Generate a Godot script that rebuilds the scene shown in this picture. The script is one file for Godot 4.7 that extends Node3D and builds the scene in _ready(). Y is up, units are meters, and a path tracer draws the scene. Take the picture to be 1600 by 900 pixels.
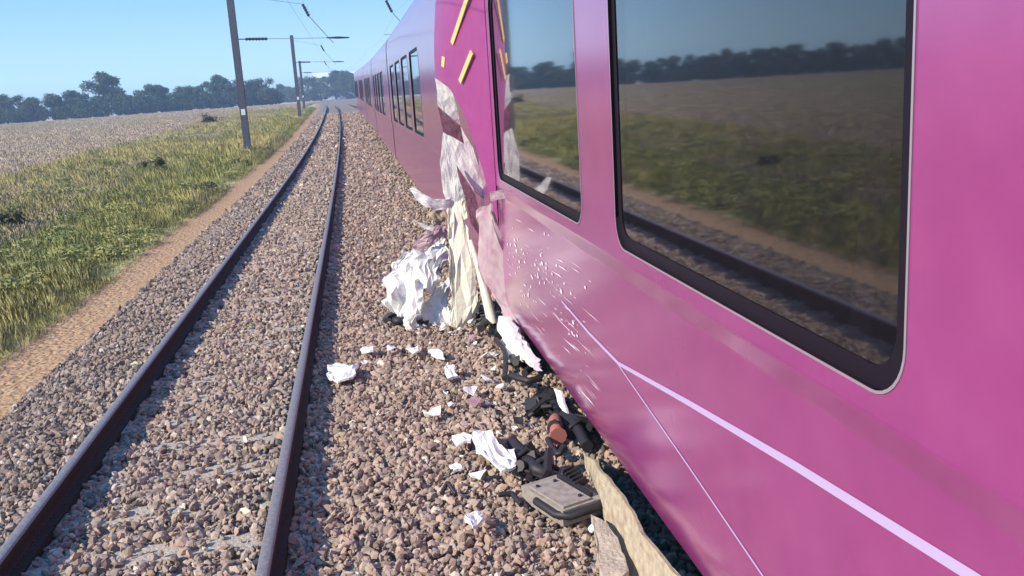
extends Node3D
# A pink coach beside an empty track, wreckage lying against it. y is up, metres; y = 0 is the top of the ballast beside the camera.

const CURVE = 1.8e-4
const WALL = 1.3          # outer face of the near coach
const TRACK = -1.453      # centre of the empty track beside the camera
const TRAIN_TRACK = 2.75  # centre of the track under the coaches
var rng = RandomNumberGenerator.new()
var M = {}
var used = {}
var crumple_noise = FastNoiseLite.new()

# ---------------------------------------------------------------- helpers
func lin(r, g, b, a = 1.0) -> Color:
	var c = Color(r, g, b).linear_to_srgb()
	c.a = a
	return c

func ss(a, b, x) -> float:
	var t = clampf((x - a) / (b - a), 0.0, 1.0)
	return t * t * (3.0 - 2.0 * t)

func rise(z) -> float:
	return ss(25.0, 140.0, -z)

func sway(z) -> float:
	return -CURVE * z * z * 0.5 if z < 0 else 0.0

func land(x, z) -> float:
	return rise(z) + 0.7 * ss(-100.0, -28.0, x) * ss(140.0, 280.0, -z)

func mb() -> SurfaceTool:
	var st = SurfaceTool.new()
	st.begin(Mesh.PRIMITIVE_TRIANGLES)
	return st

func tri(st, a, b, c, n):
	# front faces run clockwise; n points out of the thing
	if (b - a).cross(c - a).dot(n) > 0.0:
		var k = b; b = c; c = k
	st.add_vertex(a); st.add_vertex(b); st.add_vertex(c)

func quad(st, a, b, c, d, n):
	tri(st, a, b, c, n)
	tri(st, a, c, d, n)

func nquad(st, p, n):
	# four points with four normals of their own
	var order = [0, 1, 2, 0, 2, 3]
	if (p[1] - p[0]).cross(p[2] - p[0]).dot(n[0] + n[1] + n[2] + n[3]) > 0.0:
		order = [0, 2, 1, 0, 3, 2]
	for i in order:
		st.set_normal(n[i])
		st.add_vertex(p[i])

func box(st, c, s, bas = Basis.IDENTITY):
	var h = s * 0.5
	for ax in 3:
		for sg in [-1.0, 1.0]:
			var n = Vector3.ZERO; n[ax] = sg
			var u = Vector3.ZERO; u[(ax + 1) % 3] = h[(ax + 1) % 3]
			var v = Vector3.ZERO; v[(ax + 2) % 3] = h[(ax + 2) % 3]
			var o = n * h[ax]
			st.set_smooth_group(-1)
			quad(st, c + bas * (o - u - v), c + bas * (o + u - v), c + bas * (o + u + v), c + bas * (o - u + v), bas * n)

func tube(st, pts, radii, sides = 8, caps = true):
	var rings = []
	for i in pts.size():
		var d = (pts[min(i + 1, pts.size() - 1)] - pts[max(i - 1, 0)]).normalized()
		var up = Vector3.UP if absf(d.y) < 0.9 else Vector3.RIGHT
		var u = d.cross(up).normalized()
		var v = u.cross(d).normalized()
		var r = radii[i] if radii is Array else radii
		var ring = []
		for k in sides:
			var a = TAU * k / sides
			ring.append(pts[i] + (u * cos(a) + v * sin(a)) * r)
		rings.append(ring)
	st.set_smooth_group(0)
	for i in pts.size() - 1:
		for k in sides:
			var k2 = (k + 1) % sides
			quad(st, rings[i][k], rings[i][k2], rings[i + 1][k2], rings[i + 1][k], rings[i][k] + rings[i][k2] - pts[i] * 2.0)
	if caps:
		st.set_smooth_group(-1)
		for e in [0, pts.size() - 1]:
			var d = pts[e] - pts[1 if e == 0 else e - 1]
			for k in sides:
				tri(st, pts[e], rings[e][k], rings[e][(k + 1) % sides], d)

func commit(st, called, m, parent = null, gen = true) -> MeshInstance3D:
	if gen:
		st.generate_normals()
	var o = MeshInstance3D.new()
	o.mesh = st.commit()
	o.material_override = m
	put(o, called, parent)
	return o

func put(o, called, parent = null):
	if parent == null:
		o.name = numbered(called)
		add_child(o, true)
	else:
		o.name = called
		parent.add_child(o, true)

func numbered(called) -> String:
	var n = used.get(called, 0)
	used[called] = n + 1
	return called if n == 0 else "%s_%03d" % [called, n]

func base(called, label, category, where = Vector3.ZERO, turn = 0.0, group = "") -> Node3D:
	var o = Node3D.new()
	put(o, called)
	o.position = where
	o.rotation.y = turn
	tag(o, label, category, group)
	return o

func tag(o, label, category, group = "", kind = ""):
	if label: o.set_meta("label", label)
	if category: o.set_meta("category", category)
	if group: o.set_meta("group", group)
	if kind: o.set_meta("kind", kind)

func mat(c, rough = 0.8, spec = 0.5, metal = 0.0) -> StandardMaterial3D:
	var m = StandardMaterial3D.new()
	m.albedo_color = c
	m.roughness = rough
	m.metallic_specular = spec
	m.metallic = metal
	return m

func noise_image(sd, freq, size, octaves = 4) -> Image:
	var n = FastNoiseLite.new()
	n.seed = sd
	n.frequency = freq
	n.fractal_octaves = octaves
	n.noise_type = FastNoiseLite.TYPE_SIMPLEX_SMOOTH
	return n.get_seamless_image(size, size)

func noise_tex(sd, freq, size, stops, octaves = 4) -> ImageTexture:
	# stops: [position, linear colour as Vector3]
	var src = noise_image(sd, freq, size, octaves)
	var g = Gradient.new()
	var offs = PackedFloat32Array(); var cols = PackedColorArray()
	for s in stops:
		offs.append(s[0]); cols.append(lin(s[1].x, s[1].y, s[1].z))
	g.offsets = offs; g.colors = cols
	var lut = []
	for i in 256: lut.append(g.sample(i / 255.0))
	var im = Image.create(size, size, true, Image.FORMAT_RGB8)
	var raw = src.get_data()
	var bpp = raw.size() / (size * size)
	for y in size:
		for x in size:
			im.set_pixel(x, y, lut[raw[(y * size + x) * bpp]])
	im.generate_mipmaps()
	return ImageTexture.create_from_image(im)

func normal_tex(sd, freq, size, strength, octaves = 4) -> ImageTexture:
	var im = noise_image(sd, freq, size, octaves)
	im.convert(Image.FORMAT_RGBA8)
	im.bump_map_to_normal_map(strength)
	return ImageTexture.create_from_image(im)

func textured(tex, scale, rough = 0.9, nrm = null, nscale = 1.0, spec = 0.4) -> StandardMaterial3D:
	var m = mat(Color.WHITE, rough, spec)
	m.albedo_texture = tex
	m.uv1_triplanar = true
	m.uv1_world_triplanar = true
	m.uv1_scale = Vector3.ONE * scale
	if nrm:
		m.normal_enabled = true
		m.normal_texture = nrm
		m.normal_scale = nscale
	return m

# a torn or crumpled sheet with thickness, from its outline in space
func sheet(outline, thick, amp, freq, called, m, parent = null, levels = 3, bulge = 0.0, jag = 0.0) -> MeshInstance3D:
	if jag > 0.0:
		var jr = RandomNumberGenerator.new()
		jr.seed = outline.size() * 31 + 7
		var ragged = []
		for i in outline.size():
			var a = outline[i]; var b = outline[(i + 1) % outline.size()]
			ragged.append(a)
			for k in 2: ragged.append(a.lerp(b, (k + 0.5 + jr.randf_range(-0.2, 0.2)) / 2.0) + Vector3(jr.randfn(), jr.randfn(), jr.randfn() * 0.3) * jag)
		var test = PackedVector2Array()
		for q in ragged: test.append(Vector2(q.x, q.y))
		if Geometry2D.triangulate_polygon(test).size() > 0: outline = ragged
	var n = Vector3.ZERO
	var c = Vector3.ZERO
	for i in outline.size():
		n += outline[i].cross(outline[(i + 1) % outline.size()])
		c += outline[i] / outline.size()
	n = n.normalized()
	if n.dot(Vector3(0, 1.5, 0) - c) < 0.0 and absf(n.y) < 0.7: n = -n
	if absf(n.y) >= 0.7 and n.y < 0: n = -n
	var u = n.cross(Vector3(0.31, 0.77, 0.55)).normalized()
	var v = n.cross(u)
	var flat = PackedVector2Array()
	for p in outline: flat.append(Vector2((p - c).dot(u), (p - c).dot(v)))
	var idx = Geometry2D.triangulate_polygon(flat)
	var tris = []
	for i in range(0, idx.size(), 3): tris.append([outline[idx[i]], outline[idx[i + 1]], outline[idx[i + 2]]])
	for l in levels:
		var next = []
		for t in tris:
			var ab = (t[0] + t[1]) * 0.5; var bc = (t[1] + t[2]) * 0.5; var ca = (t[2] + t[0]) * 0.5
			next.append_array([[t[0], ab, ca], [ab, t[1], bc], [ca, bc, t[2]], [ab, bc, ca]])
		tris = next
	var size = 0.0
	for p in outline: size = maxf(size, p.distance_to(c))
	var edges = {}
	for t in tris:
		for k in 3:
			var a = t[k]; var b = t[(k + 1) % 3]
			var key = [a.snapped(Vector3.ONE * 0.0005), b.snapped(Vector3.ONE * 0.0005)] if a < b else [b.snapped(Vector3.ONE * 0.0005), a.snapped(Vector3.ONE * 0.0005)]
			if edges.has(key): edges[key] = null
			else: edges[key] = [a, b, (t[0] + t[1] + t[2]) / 3.0]
	var bend = func(p):
		var q = p * freq
		var off = crumple_noise.get_noise_3d(q.x * 100, q.y * 100, q.z * 100) * amp
		off += absf(crumple_noise.get_noise_3d(q.x * 230 + 50, q.y * 230, q.z * 230)) * amp * 0.6
		var r = p.distance_to(c) / size
		var side = Vector3(crumple_noise.get_noise_3d(q.y * 260, q.z * 260, 7), crumple_noise.get_noise_3d(q.x * 260, q.z * 260, 31), crumple_noise.get_noise_3d(q.x * 260, q.y * 260, 63))
		return p + n * (off + bulge * (1.0 - r * r)) + side * amp * 0.5
	var st = mb()
	st.set_smooth_group(-1)
	for t in tris:
		var q = [bend.call(t[0]), bend.call(t[1]), bend.call(t[2])]
		tri(st, q[0] + n * thick * 0.5, q[1] + n * thick * 0.5, q[2] + n * thick * 0.5, n)
	st.set_smooth_group(2)
	for t in tris:
		var q = [bend.call(t[0]), bend.call(t[1]), bend.call(t[2])]
		tri(st, q[0] - n * thick * 0.5, q[1] - n * thick * 0.5, q[2] - n * thick * 0.5, -n)
	st.set_smooth_group(-1)
	for e in edges.values():
		if e == null: continue
		var a = bend.call(e[0]); var b = bend.call(e[1])
		quad(st, a + n * thick * 0.5, b + n * thick * 0.5, b - n * thick * 0.5, a - n * thick * 0.5, (e[0] + e[1]) * 0.5 - e[2])
	return commit(st, called, m, parent)

# ---------------------------------------------------------------- shapes of the wreckage (metres, read off once)
var STRIP_A = [Vector3(0.907, 2.723, -10.450), Vector3(1.067, 2.589, -10.450), Vector3(1.123, 2.391, -10.450), Vector3(1.145, 2.193, -10.450), Vector3(1.016, 2.300, -10.450), Vector3(0.912, 2.425, -10.450)]
var STRIP_B = [Vector3(0.907, 2.412, -10.400), Vector3(1.011, 2.294, -10.400), Vector3(1.139, 2.188, -10.400), Vector3(1.168, 1.996, -10.400), Vector3(1.052, 2.074, -10.400), Vector3(0.942, 2.138, -10.400)]
var STRIP_C = [Vector3(0.935, 2.134, -10.320), Vector3(1.043, 2.071, -10.320), Vector3(1.158, 1.993, -10.320), Vector3(1.136, 2.184, -10.320), Vector3(1.235, 1.967, -10.320), Vector3(1.329, 1.663, -10.320), Vector3(1.345, 1.360, -10.320), Vector3(1.242, 1.440, -10.320), Vector3(1.152, 1.605, -10.320), Vector3(1.049, 1.769, -10.320), Vector3(1.078, 1.575, -10.320), Vector3(1.125, 1.421, -10.320), Vector3(1.047, 1.341, -10.320), Vector3(0.930, 1.321, -10.320), Vector3(0.885, 1.482, -10.320), Vector3(0.876, 1.838, -10.320)]
var STRIP_D = [Vector3(1.039, 1.769, -10.220), Vector3(1.140, 1.607, -10.220), Vector3(1.229, 1.444, -10.220), Vector3(1.266, 1.248, -10.220), Vector3(1.348, 0.850, -10.220), Vector3(1.241, 0.990, -10.220), Vector3(1.151, 1.150, -10.220), Vector3(1.114, 1.432, -10.220)]
var COLUMN = [Vector3(0.916, 1.392, -10.340), Vector3(1.054, 1.410, -10.340), Vector3(1.149, 1.330, -10.340), Vector3(1.074, 1.146, -10.300), Vector3(1.145, 0.907, -10.250), Vector3(1.178, 0.531, -10.200), Vector3(1.174, 0.246, -10.150), Vector3(1.138, -0.067, -10.100), Vector3(0.992, -0.081, -10.100), Vector3(0.834, -0.050, -10.100), Vector3(0.842, 0.279, -10.150), Vector3(0.881, 0.632, -10.200), Vector3(0.893, 1.052, -10.300)]
var HEAP = [Vector3(0.197, 0.152, -10.600), Vector3(0.249, 0.406, -10.600), Vector3(0.326, 0.554, -10.700), Vector3(0.476, 0.675, -10.800), Vector3(0.646, 0.729, -10.800), Vector3(0.825, 0.896, -10.800), Vector3(0.918, 0.858, -10.700), Vector3(0.915, 0.556, -10.600), Vector3(0.804, 0.388, -10.500), Vector3(0.621, 0.245, -10.400), Vector3(0.546, 0.125, -10.300), Vector3(0.520, -0.060, -10.150), Vector3(0.375, -0.075, -10.150), Vector3(0.258, -0.011, -10.300)]
var BLUE = [Vector3(0.524, -0.078, -10.220), Vector3(0.545, 0.189, -10.220), Vector3(0.642, 0.312, -10.220), Vector3(0.781, 0.432, -10.220), Vector3(0.884, 0.555, -10.220), Vector3(0.850, -0.097, -10.220), Vector3(0.681, -0.110, -10.220)]
var MAUVE = [Vector3(0.511, 0.842, -10.550), Vector3(0.619, 0.996, -10.550), Vector3(0.761, 1.117, -10.550), Vector3(0.895, 1.135, -10.550), Vector3(0.923, 0.925, -10.550), Vector3(0.806, 0.935, -10.550), Vector3(0.631, 0.771, -10.550)]
var TAN = [Vector3(0.706, 1.216, -10.500), Vector3(0.799, 1.282, -10.500), Vector3(0.913, 1.243, -10.500), Vector3(0.908, 1.082, -10.500), Vector3(0.800, 1.106, -10.500)]
var HORN_L = [Vector3(0.520, 1.555, -10.300), Vector3(0.576, 1.558, -10.300), Vector3(0.655, 1.481, -10.300), Vector3(0.778, 1.421, -10.300), Vector3(0.949, 1.408, -10.300), Vector3(0.941, 1.308, -10.300), Vector3(0.812, 1.297, -10.300), Vector3(0.672, 1.337, -10.300), Vector3(0.579, 1.423, -10.300)]
var HORN_R = [Vector3(1.194, 1.620, -8.700), Vector3(1.341, 1.627, -8.700), Vector3(1.429, 1.644, -8.700), Vector3(1.457, 1.697, -8.700), Vector3(1.495, 1.712, -8.700), Vector3(1.516, 1.656, -8.700), Vector3(1.475, 1.586, -8.700), Vector3(1.349, 1.553, -8.700), Vector3(1.200, 1.534, -8.700)]
var SHRED = [Vector3(0.569, 1.167, -10.350), Vector3(0.632, 1.147, -10.350), Vector3(0.755, 1.071, -10.350), Vector3(0.739, 1.044, -10.350), Vector3(0.614, 1.105, -10.350)]
var CURL = [Vector3(0.386, 0.714, -10.750), Vector3(0.478, 0.737, -10.750), Vector3(0.501, 0.658, -10.750), Vector3(0.419, 0.574, -10.750)]
var WEDGE = [Vector3(1.353, 0.220, -9.486), Vector3(1.364, 0.300, -9.026), Vector3(1.312, 0.360, -7.990), Vector3(1.318, 0.360, -7.469), Vector3(1.277, 0.360, -6.988), Vector3(1.338, 0.200, -7.741), Vector3(1.357, 0.050, -8.341), Vector3(1.261, 0.030, -8.360), Vector3(1.286, 0.050, -8.884)]
var LEAN = [Vector3(1.169, 1.331, -9.600), Vector3(1.281, 1.436, -9.300), Vector3(1.383, 1.050, -9.100), Vector3(1.418, 0.691, -8.900), Vector3(1.504, 0.233, -8.600), Vector3(1.409, 0.178, -8.800), Vector3(1.341, 0.292, -9.300), Vector3(1.264, 0.518, -9.500), Vector3(1.177, 0.853, -9.600)]
var BEIGE = [Vector3(1.353, 0.080, -5.905), Vector3(1.315, 0.260, -5.288), Vector3(1.304, 0.300, -4.789), Vector3(1.299, 0.300, -4.316), Vector3(1.303, 0.300, -3.817), Vector3(1.297, 0.300, -3.567), Vector3(1.238, 0.030, -4.047), Vector3(1.240, 0.030, -4.441), Vector3(1.271, 0.030, -4.898), Vector3(1.301, 0.030, -5.365)]
var SLAB = [Vector3(1.141, 0.090, -4.879), Vector3(1.194, 0.090, -4.747), Vector3(1.184, 0.090, -4.401), Vector3(1.165, 0.090, -4.182), Vector3(1.053, 0.090, -4.086), Vector3(1.025, 0.090, -4.253), Vector3(1.086, 0.090, -4.591)]
var FIN_TIP = [Vector3(1.251, 0.400, -6.369), Vector3(1.292, 0.400, -6.293), Vector3(1.291, 0.300, -6.102), Vector3(1.268, 0.300, -6.250)]
var W1 = [Vector3(0.611, 0.090, -6.346), Vector3(0.708, 0.090, -6.500), Vector3(0.750, 0.090, -6.326), Vector3(0.788, 0.090, -6.086), Vector3(0.876, 0.090, -6.010), Vector3(0.835, 0.090, -5.724), Vector3(0.740, 0.090, -5.667), Vector3(0.693, 0.090, -5.813), Vector3(0.625, 0.090, -6.019)]
var W2 = [Vector3(-0.484, 0.050, -8.774), Vector3(-0.313, 0.050, -8.798), Vector3(-0.191, 0.050, -8.578), Vector3(-0.240, 0.050, -8.307), Vector3(-0.378, 0.050, -8.278), Vector3(-0.467, 0.050, -8.350)]
var W3 = [Vector3(-0.175, 0.050, -9.309), Vector3(-0.045, 0.050, -9.283), Vector3(-0.036, 0.050, -9.084), Vector3(-0.150, 0.050, -9.104)]
var W4 = [Vector3(0.510, 0.050, -8.993), Vector3(0.613, 0.050, -8.857), Vector3(0.629, 0.050, -8.619), Vector3(0.528, 0.050, -8.749)]
var W5 = [Vector3(0.419, 0.060, -5.950), Vector3(0.473, 0.060, -5.956), Vector3(0.480, 0.060, -5.864), Vector3(0.425, 0.060, -5.837)]
var W6 = [Vector3(0.423, 0.060, -5.154), Vector3(0.510, 0.060, -5.164), Vector3(0.550, 0.060, -5.065), Vector3(0.462, 0.060, -4.973), Vector3(0.422, 0.060, -5.018)]
var W7 = [Vector3(0.481, 0.060, -6.467), Vector3(0.607, 0.060, -6.400), Vector3(0.603, 0.060, -6.298), Vector3(0.493, 0.060, -6.308)]
var W8 = [Vector3(0.593, 0.050, -8.244), Vector3(0.677, 0.050, -8.254), Vector3(0.690, 0.050, -8.045), Vector3(0.600, 0.050, -7.960)]
var W9 = [Vector3(0.326, 0.050, -9.138), Vector3(0.407, 0.050, -9.181), Vector3(0.416, 0.050, -8.933), Vector3(0.335, 0.050, -8.870)]
var SCUFF = [[Vector3(1.327, 1.081, -8.031), Vector3(1.327, 1.174, -7.685), Vector3(1.327, 1.213, -7.325), Vector3(1.327, 1.225, -6.902), Vector3(1.327, 1.254, -6.473), Vector3(1.327, 1.237, -6.223), Vector3(1.327, 1.132, -6.329), Vector3(1.327, 1.064, -6.519), Vector3(1.327, 1.096, -6.741), Vector3(1.327, 1.087, -7.040), Vector3(1.327, 1.044, -7.488)],
	[Vector3(1.327, 1.083, -8.444), Vector3(1.327, 1.179, -7.998), Vector3(1.327, 1.129, -7.886), Vector3(1.327, 0.994, -8.264), Vector3(1.327, 0.979, -8.556)],
	[Vector3(1.327, 0.922, -7.890), Vector3(1.327, 0.890, -7.653), Vector3(1.327, 0.787, -7.507), Vector3(1.327, 0.708, -7.709), Vector3(1.327, 0.735, -7.950), Vector3(1.327, 0.805, -8.124)],
	[Vector3(1.327, 0.904, -6.296), Vector3(1.327, 0.987, -5.886), Vector3(1.327, 0.989, -5.671), Vector3(1.327, 0.911, -5.938), Vector3(1.327, 0.866, -6.222)],
	[Vector3(1.327, 1.532, -6.919), Vector3(1.327, 1.542, -6.628), Vector3(1.327, 1.478, -6.553), Vector3(1.327, 1.471, -6.788)],
	[Vector3(1.327, 0.496, -5.982), Vector3(1.327, 0.530, -5.684), Vector3(1.327, 0.471, -5.525), Vector3(1.327, 0.428, -5.402), Vector3(1.327, 0.396, -5.537), Vector3(1.327, 0.409, -5.776)],
	[Vector3(1.327, 0.514, -6.256), Vector3(1.327, 0.547, -6.088), Vector3(1.327, 0.490, -6.180)],
	[Vector3(1.327, 0.501, -4.617), Vector3(1.327, 0.544, -4.495), Vector3(1.327, 0.483, -4.571)],
	[Vector3(1.327, 0.495, -6.796), Vector3(1.327, 0.530, -6.600), Vector3(1.327, 0.469, -6.707)]]
var BOX = [Vector3(0.870, 0.000, -5.426), Vector3(1.155, 0.000, -5.538), Vector3(1.201, 0.000, -5.050), Vector3(0.934, 0.000, -4.876)]
var HOSES = [[Vector3(1.106, 0.050, -9.479), Vector3(1.299, 0.050, -10.044), Vector3(1.351, 0.050, -9.720), Vector3(1.259, 0.050, -9.308)], [Vector3(1.243, 0.050, -8.105), Vector3(1.366, 0.050, -8.250), Vector3(1.389, 0.050, -7.989), Vector3(1.277, 0.050, -7.829)], [Vector3(1.143, 0.050, -7.724), Vector3(1.257, 0.050, -7.534), Vector3(1.375, 0.050, -7.565)], [Vector3(1.258, 0.050, -6.924), Vector3(1.376, 0.050, -7.243), Vector3(1.343, 0.050, -6.741), Vector3(1.230, 0.050, -6.353)], [Vector3(1.413, 0.050, -6.870), Vector3(1.419, 0.050, -6.455), Vector3(1.409, 0.050, -6.062)], [Vector3(0.908, 0.050, -6.327), Vector3(0.951, 0.050, -5.990), Vector3(0.966, 0.050, -5.692), Vector3(1.056, 0.050, -5.663)], [Vector3(0.890, 0.050, -6.058), Vector3(0.940, 0.050, -5.832), Vector3(0.859, 0.050, -5.725)], [Vector3(1.159, 0.050, -6.245), Vector3(1.155, 0.050, -5.878), Vector3(1.225, 0.050, -5.950)], [Vector3(1.098, 0.050, -10.067), Vector3(1.241, 0.050, -10.259), Vector3(1.357, 0.050, -10.339)], [Vector3(1.181, 0.050, -8.925), Vector3(1.202, 0.050, -8.445), Vector3(1.096, 0.050, -7.857)], [Vector3(0.398, 0.050, -10.363), Vector3(0.258, 0.050, -10.175), Vector3(0.220, 0.050, -10.631)], [Vector3(0.324, 0.050, -5.598), Vector3(0.372, 0.050, -5.665), Vector3(0.413, 0.050, -5.571)], [Vector3(0.670, 0.050, -5.395), Vector3(0.754, 0.050, -5.408), Vector3(0.790, 0.050, -5.264)]]
var CLUMPS = [Vector3(1.274, 0.000, -10.046), Vector3(1.359, 0.000, -8.231), Vector3(1.352, 0.000, -7.037), Vector3(1.433, 0.000, -6.420), Vector3(0.946, 0.000, -5.975), Vector3(1.008, 0.000, -5.764), Vector3(0.234, 0.000, -10.388), Vector3(1.248, 0.000, -6.840)]

# ---------------------------------------------------------------- materials
func make_materials():
	var wave = normal_tex(3, 0.006, 256, 3.0, 2)
	M.paint = textured(noise_tex(11, 0.03, 256, [[0.0, Vector3(0.275, 0.040, 0.178)], [0.5, Vector3(0.295, 0.046, 0.190)], [1.0, Vector3(0.315, 0.054, 0.203)]], 5), 0.35, 0.22, wave, 0.03, 0.65)
	M.paint.clearcoat_enabled = true
	M.paint.clearcoat = 0.75
	M.paint.clearcoat_roughness = 0.17
	M.torn_paint = textured(M.paint.albedo_texture, 0.7, 0.4, wave, 0.4, 0.5)
	M.lilac = mat(lin(0.46, 0.36, 0.56), 0.45)
	M.silver = mat(lin(0.42, 0.36, 0.42), 0.3, 0.6, 0.4)
	M.gasket = mat(lin(0.012, 0.008, 0.014), 0.5, 0.3)
	M.pane = mat(lin(0.012, 0.012, 0.014, 0.62), 0.03, 0.7)
	M.pane.transparency = BaseMaterial3D.TRANSPARENCY_ALPHA
	M.pane.clearcoat_enabled = true
	M.pane.clearcoat = 1.0
	M.pane.clearcoat_roughness = 0.04
	M.inside = mat(lin(0.34, 0.33, 0.33), 0.9)
	M.seat = mat(lin(0.20, 0.08, 0.20), 0.9)
	M.roof = mat(lin(0.48, 0.40, 0.55), 0.35)  # coach roof: lilac of the reflected sky is put into the colour
	M.under = mat(lin(0.03, 0.028, 0.028), 0.8)
	M.steel = mat(lin(0.05, 0.042, 0.04), 0.7, 0.5, 0.2)
	var rough_n = normal_tex(5, 0.06, 256, 6.0)
	M.rust = textured(noise_tex(21, 0.05, 256, [[0.0, Vector3(0.016, 0.011, 0.010)], [0.5, Vector3(0.032, 0.021, 0.018)], [1.0, Vector3(0.06, 0.036, 0.028)]]), 3.0, 0.85, rough_n, 0.5)
	M.railhead = textured(noise_tex(22, 0.05, 256, [[0.0, Vector3(0.15, 0.125, 0.12)], [0.6, Vector3(0.24, 0.21, 0.21)], [1.0, Vector3(0.32, 0.29, 0.29)]]), 2.5, 0.55, null, 1.0, 0.5)
	M.railhead.metallic = 0.15
	M.concrete = textured(noise_tex(23, 0.04, 256, [[0.0, Vector3(0.33, 0.27, 0.21)], [0.5, Vector3(0.43, 0.355, 0.28)], [1.0, Vector3(0.52, 0.44, 0.35)]]), 2.0, 0.95, rough_n, 0.5)
	M.mast = textured(noise_tex(24, 0.05, 128, [[0.0, Vector3(0.06, 0.065, 0.085)], [1.0, Vector3(0.11, 0.115, 0.14)]]), 1.0, 0.7, null)
	M.insulator = mat(lin(0.035, 0.035, 0.04), 0.4)
	M.wire = mat(lin(0.30, 0.31, 0.34), 0.5, 0.5, 0.5)
	M.white = textured(noise_tex(31, 0.05, 256, [[0.0, Vector3(0.60, 0.58, 0.54)], [0.45, Vector3(0.72, 0.71, 0.68)], [1.0, Vector3(0.80, 0.80, 0.78)]], 5), 2.0, 0.6, rough_n, 0.12)
	M.cream = textured(noise_tex(32, 0.04, 256, [[0.0, Vector3(0.60, 0.54, 0.40)], [0.5, Vector3(0.72, 0.68, 0.55)], [1.0, Vector3(0.80, 0.78, 0.72)]], 5), 1.5, 0.7, rough_n, 0.12)
	M.beige = textured(noise_tex(33, 0.03, 256, [[0.0, Vector3(0.26, 0.20, 0.14)], [0.45, Vector3(0.40, 0.33, 0.23)], [1.0, Vector3(0.54, 0.46, 0.33)]], 5), 1.5, 0.9, rough_n, 0.12)
	M.mauve = textured(noise_tex(34, 0.04, 256, [[0.0, Vector3(0.13, 0.055, 0.08)], [0.5, Vector3(0.19, 0.085, 0.12)], [1.0, Vector3(0.26, 0.13, 0.17)]], 4), 2.0, 0.7, rough_n, 0.12)
	M.palepink = textured(noise_tex(35, 0.04, 256, [[0.0, Vector3(0.34, 0.16, 0.24)], [0.5, Vector3(0.40, 0.28, 0.31)], [1.0, Vector3(0.48, 0.40, 0.40)]], 5), 0.5, 0.6, rough_n, 0.12)
	M.black = mat(lin(0.018, 0.016, 0.018), 0.6)
	M.alloy = textured(noise_tex(36, 0.05, 256, [[0.0, Vector3(0.20, 0.17, 0.145)], [0.5, Vector3(0.29, 0.255, 0.22)], [1.0, Vector3(0.36, 0.32, 0.28)]]), 1.0, 0.5, rough_n, 0.06)
	M.redrust = mat(lin(0.34, 0.12, 0.09), 0.8)
	M.yellow = mat(lin(0.80, 0.55, 0.22), 0.4)
	M.scuff = textured(noise_tex(37, 0.06, 256, [[0.0, Vector3(0.60, 0.46, 0.54)], [0.45, Vector3(0.70, 0.62, 0.66)], [1.0, Vector3(0.78, 0.75, 0.75)]], 5), 6.0, 0.7, null)
	M.bed = textured(noise_tex(41, 0.09, 512, [[0.0, Vector3(0.22, 0.17, 0.14)], [0.5, Vector3(0.34, 0.27, 0.225)], [1.0, Vector3(0.44, 0.36, 0.30)]], 5), 1.1, 0.95, normal_tex(42, 0.12, 512, 12.0), 1.0)
	M.sand = textured(noise_tex(43, 0.03, 512, [[0.0, Vector3(0.30, 0.165, 0.085)], [0.5, Vector3(0.43, 0.26, 0.135)], [1.0, Vector3(0.53, 0.36, 0.20)]], 6), 0.4, 0.95, normal_tex(44, 0.1, 256, 6.0), 0.6)
	M.verge = textured(noise_tex(45, 0.02, 512, [[0.0, Vector3(0.30, 0.29, 0.13)], [0.5, Vector3(0.40, 0.36, 0.18)], [1.0, Vector3(0.50, 0.43, 0.24)]], 5), 0.12, 1.0, null)
	M.field = textured(noise_tex(46, 0.02, 512, [[0.0, Vector3(0.46, 0.375, 0.29)], [0.5, Vector3(0.53, 0.435, 0.345)], [1.0, Vector3(0.60, 0.495, 0.39)]], 6), 0.035, 1.0, null)
	M.grass = mat(Color.WHITE, 0.9, 0.3)
	M.grass.vertex_color_use_as_albedo = true
	M.grass.backlight_enabled = true
	M.grass.backlight = Color(0.35, 0.35, 0.25)
	M.stone = mat(Color.WHITE, 0.92, 0.35)
	M.stone.vertex_color_use_as_albedo = true
	M.bark = textured(noise_tex(47, 0.05, 128, [[0.0, Vector3(0.05, 0.04, 0.03)], [1.0, Vector3(0.13, 0.10, 0.08)]]), 1.0, 0.95, null)
	M.leaf = mat(Color.WHITE, 0.8, 0.35)
	M.leaf.vertex_color_use_as_albedo = true
	M.leaf.backlight_enabled = true
	M.leaf.backlight = Color(0.3, 0.35, 0.2)
	M.shed = mat(lin(0.82, 0.83, 0.84), 0.6)
	M.shed_wall = mat(lin(0.6, 0.6, 0.58), 0.8)

# ---------------------------------------------------------------- land
func strip_rows() -> Array:
	var zs = [14.0, 6.0, 0.0]
	var z = -2.0
	while z > -2600.0:
		zs.append(z)
		z -= clampf(-z * 0.035, 0.8, 90.0)
	return zs

# a strip of land between two distances from the tracks; both edges sway with the line
func land_strip(called, us, m):
	var st = mb()
	st.set_smooth_group(0)
	var zs = strip_rows()
	for i in zs.size() - 1:
		for k in us.size() - 1:
			var p = []
			for q in [[i, k], [i, k + 1], [i + 1, k + 1], [i + 1, k]]:
				var z = zs[q[0]]
				var u = us[q[1]]
				var x = u[0] + sway(maxf(z, -300.0))
				p.append(Vector3(x, land(x, z) + u[1], z))
			quad(st, p[0], p[1], p[2], p[3], Vector3.UP)
	var o = commit(st, called, m)
	o.set_meta("kind", "structure")
	return o

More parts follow.
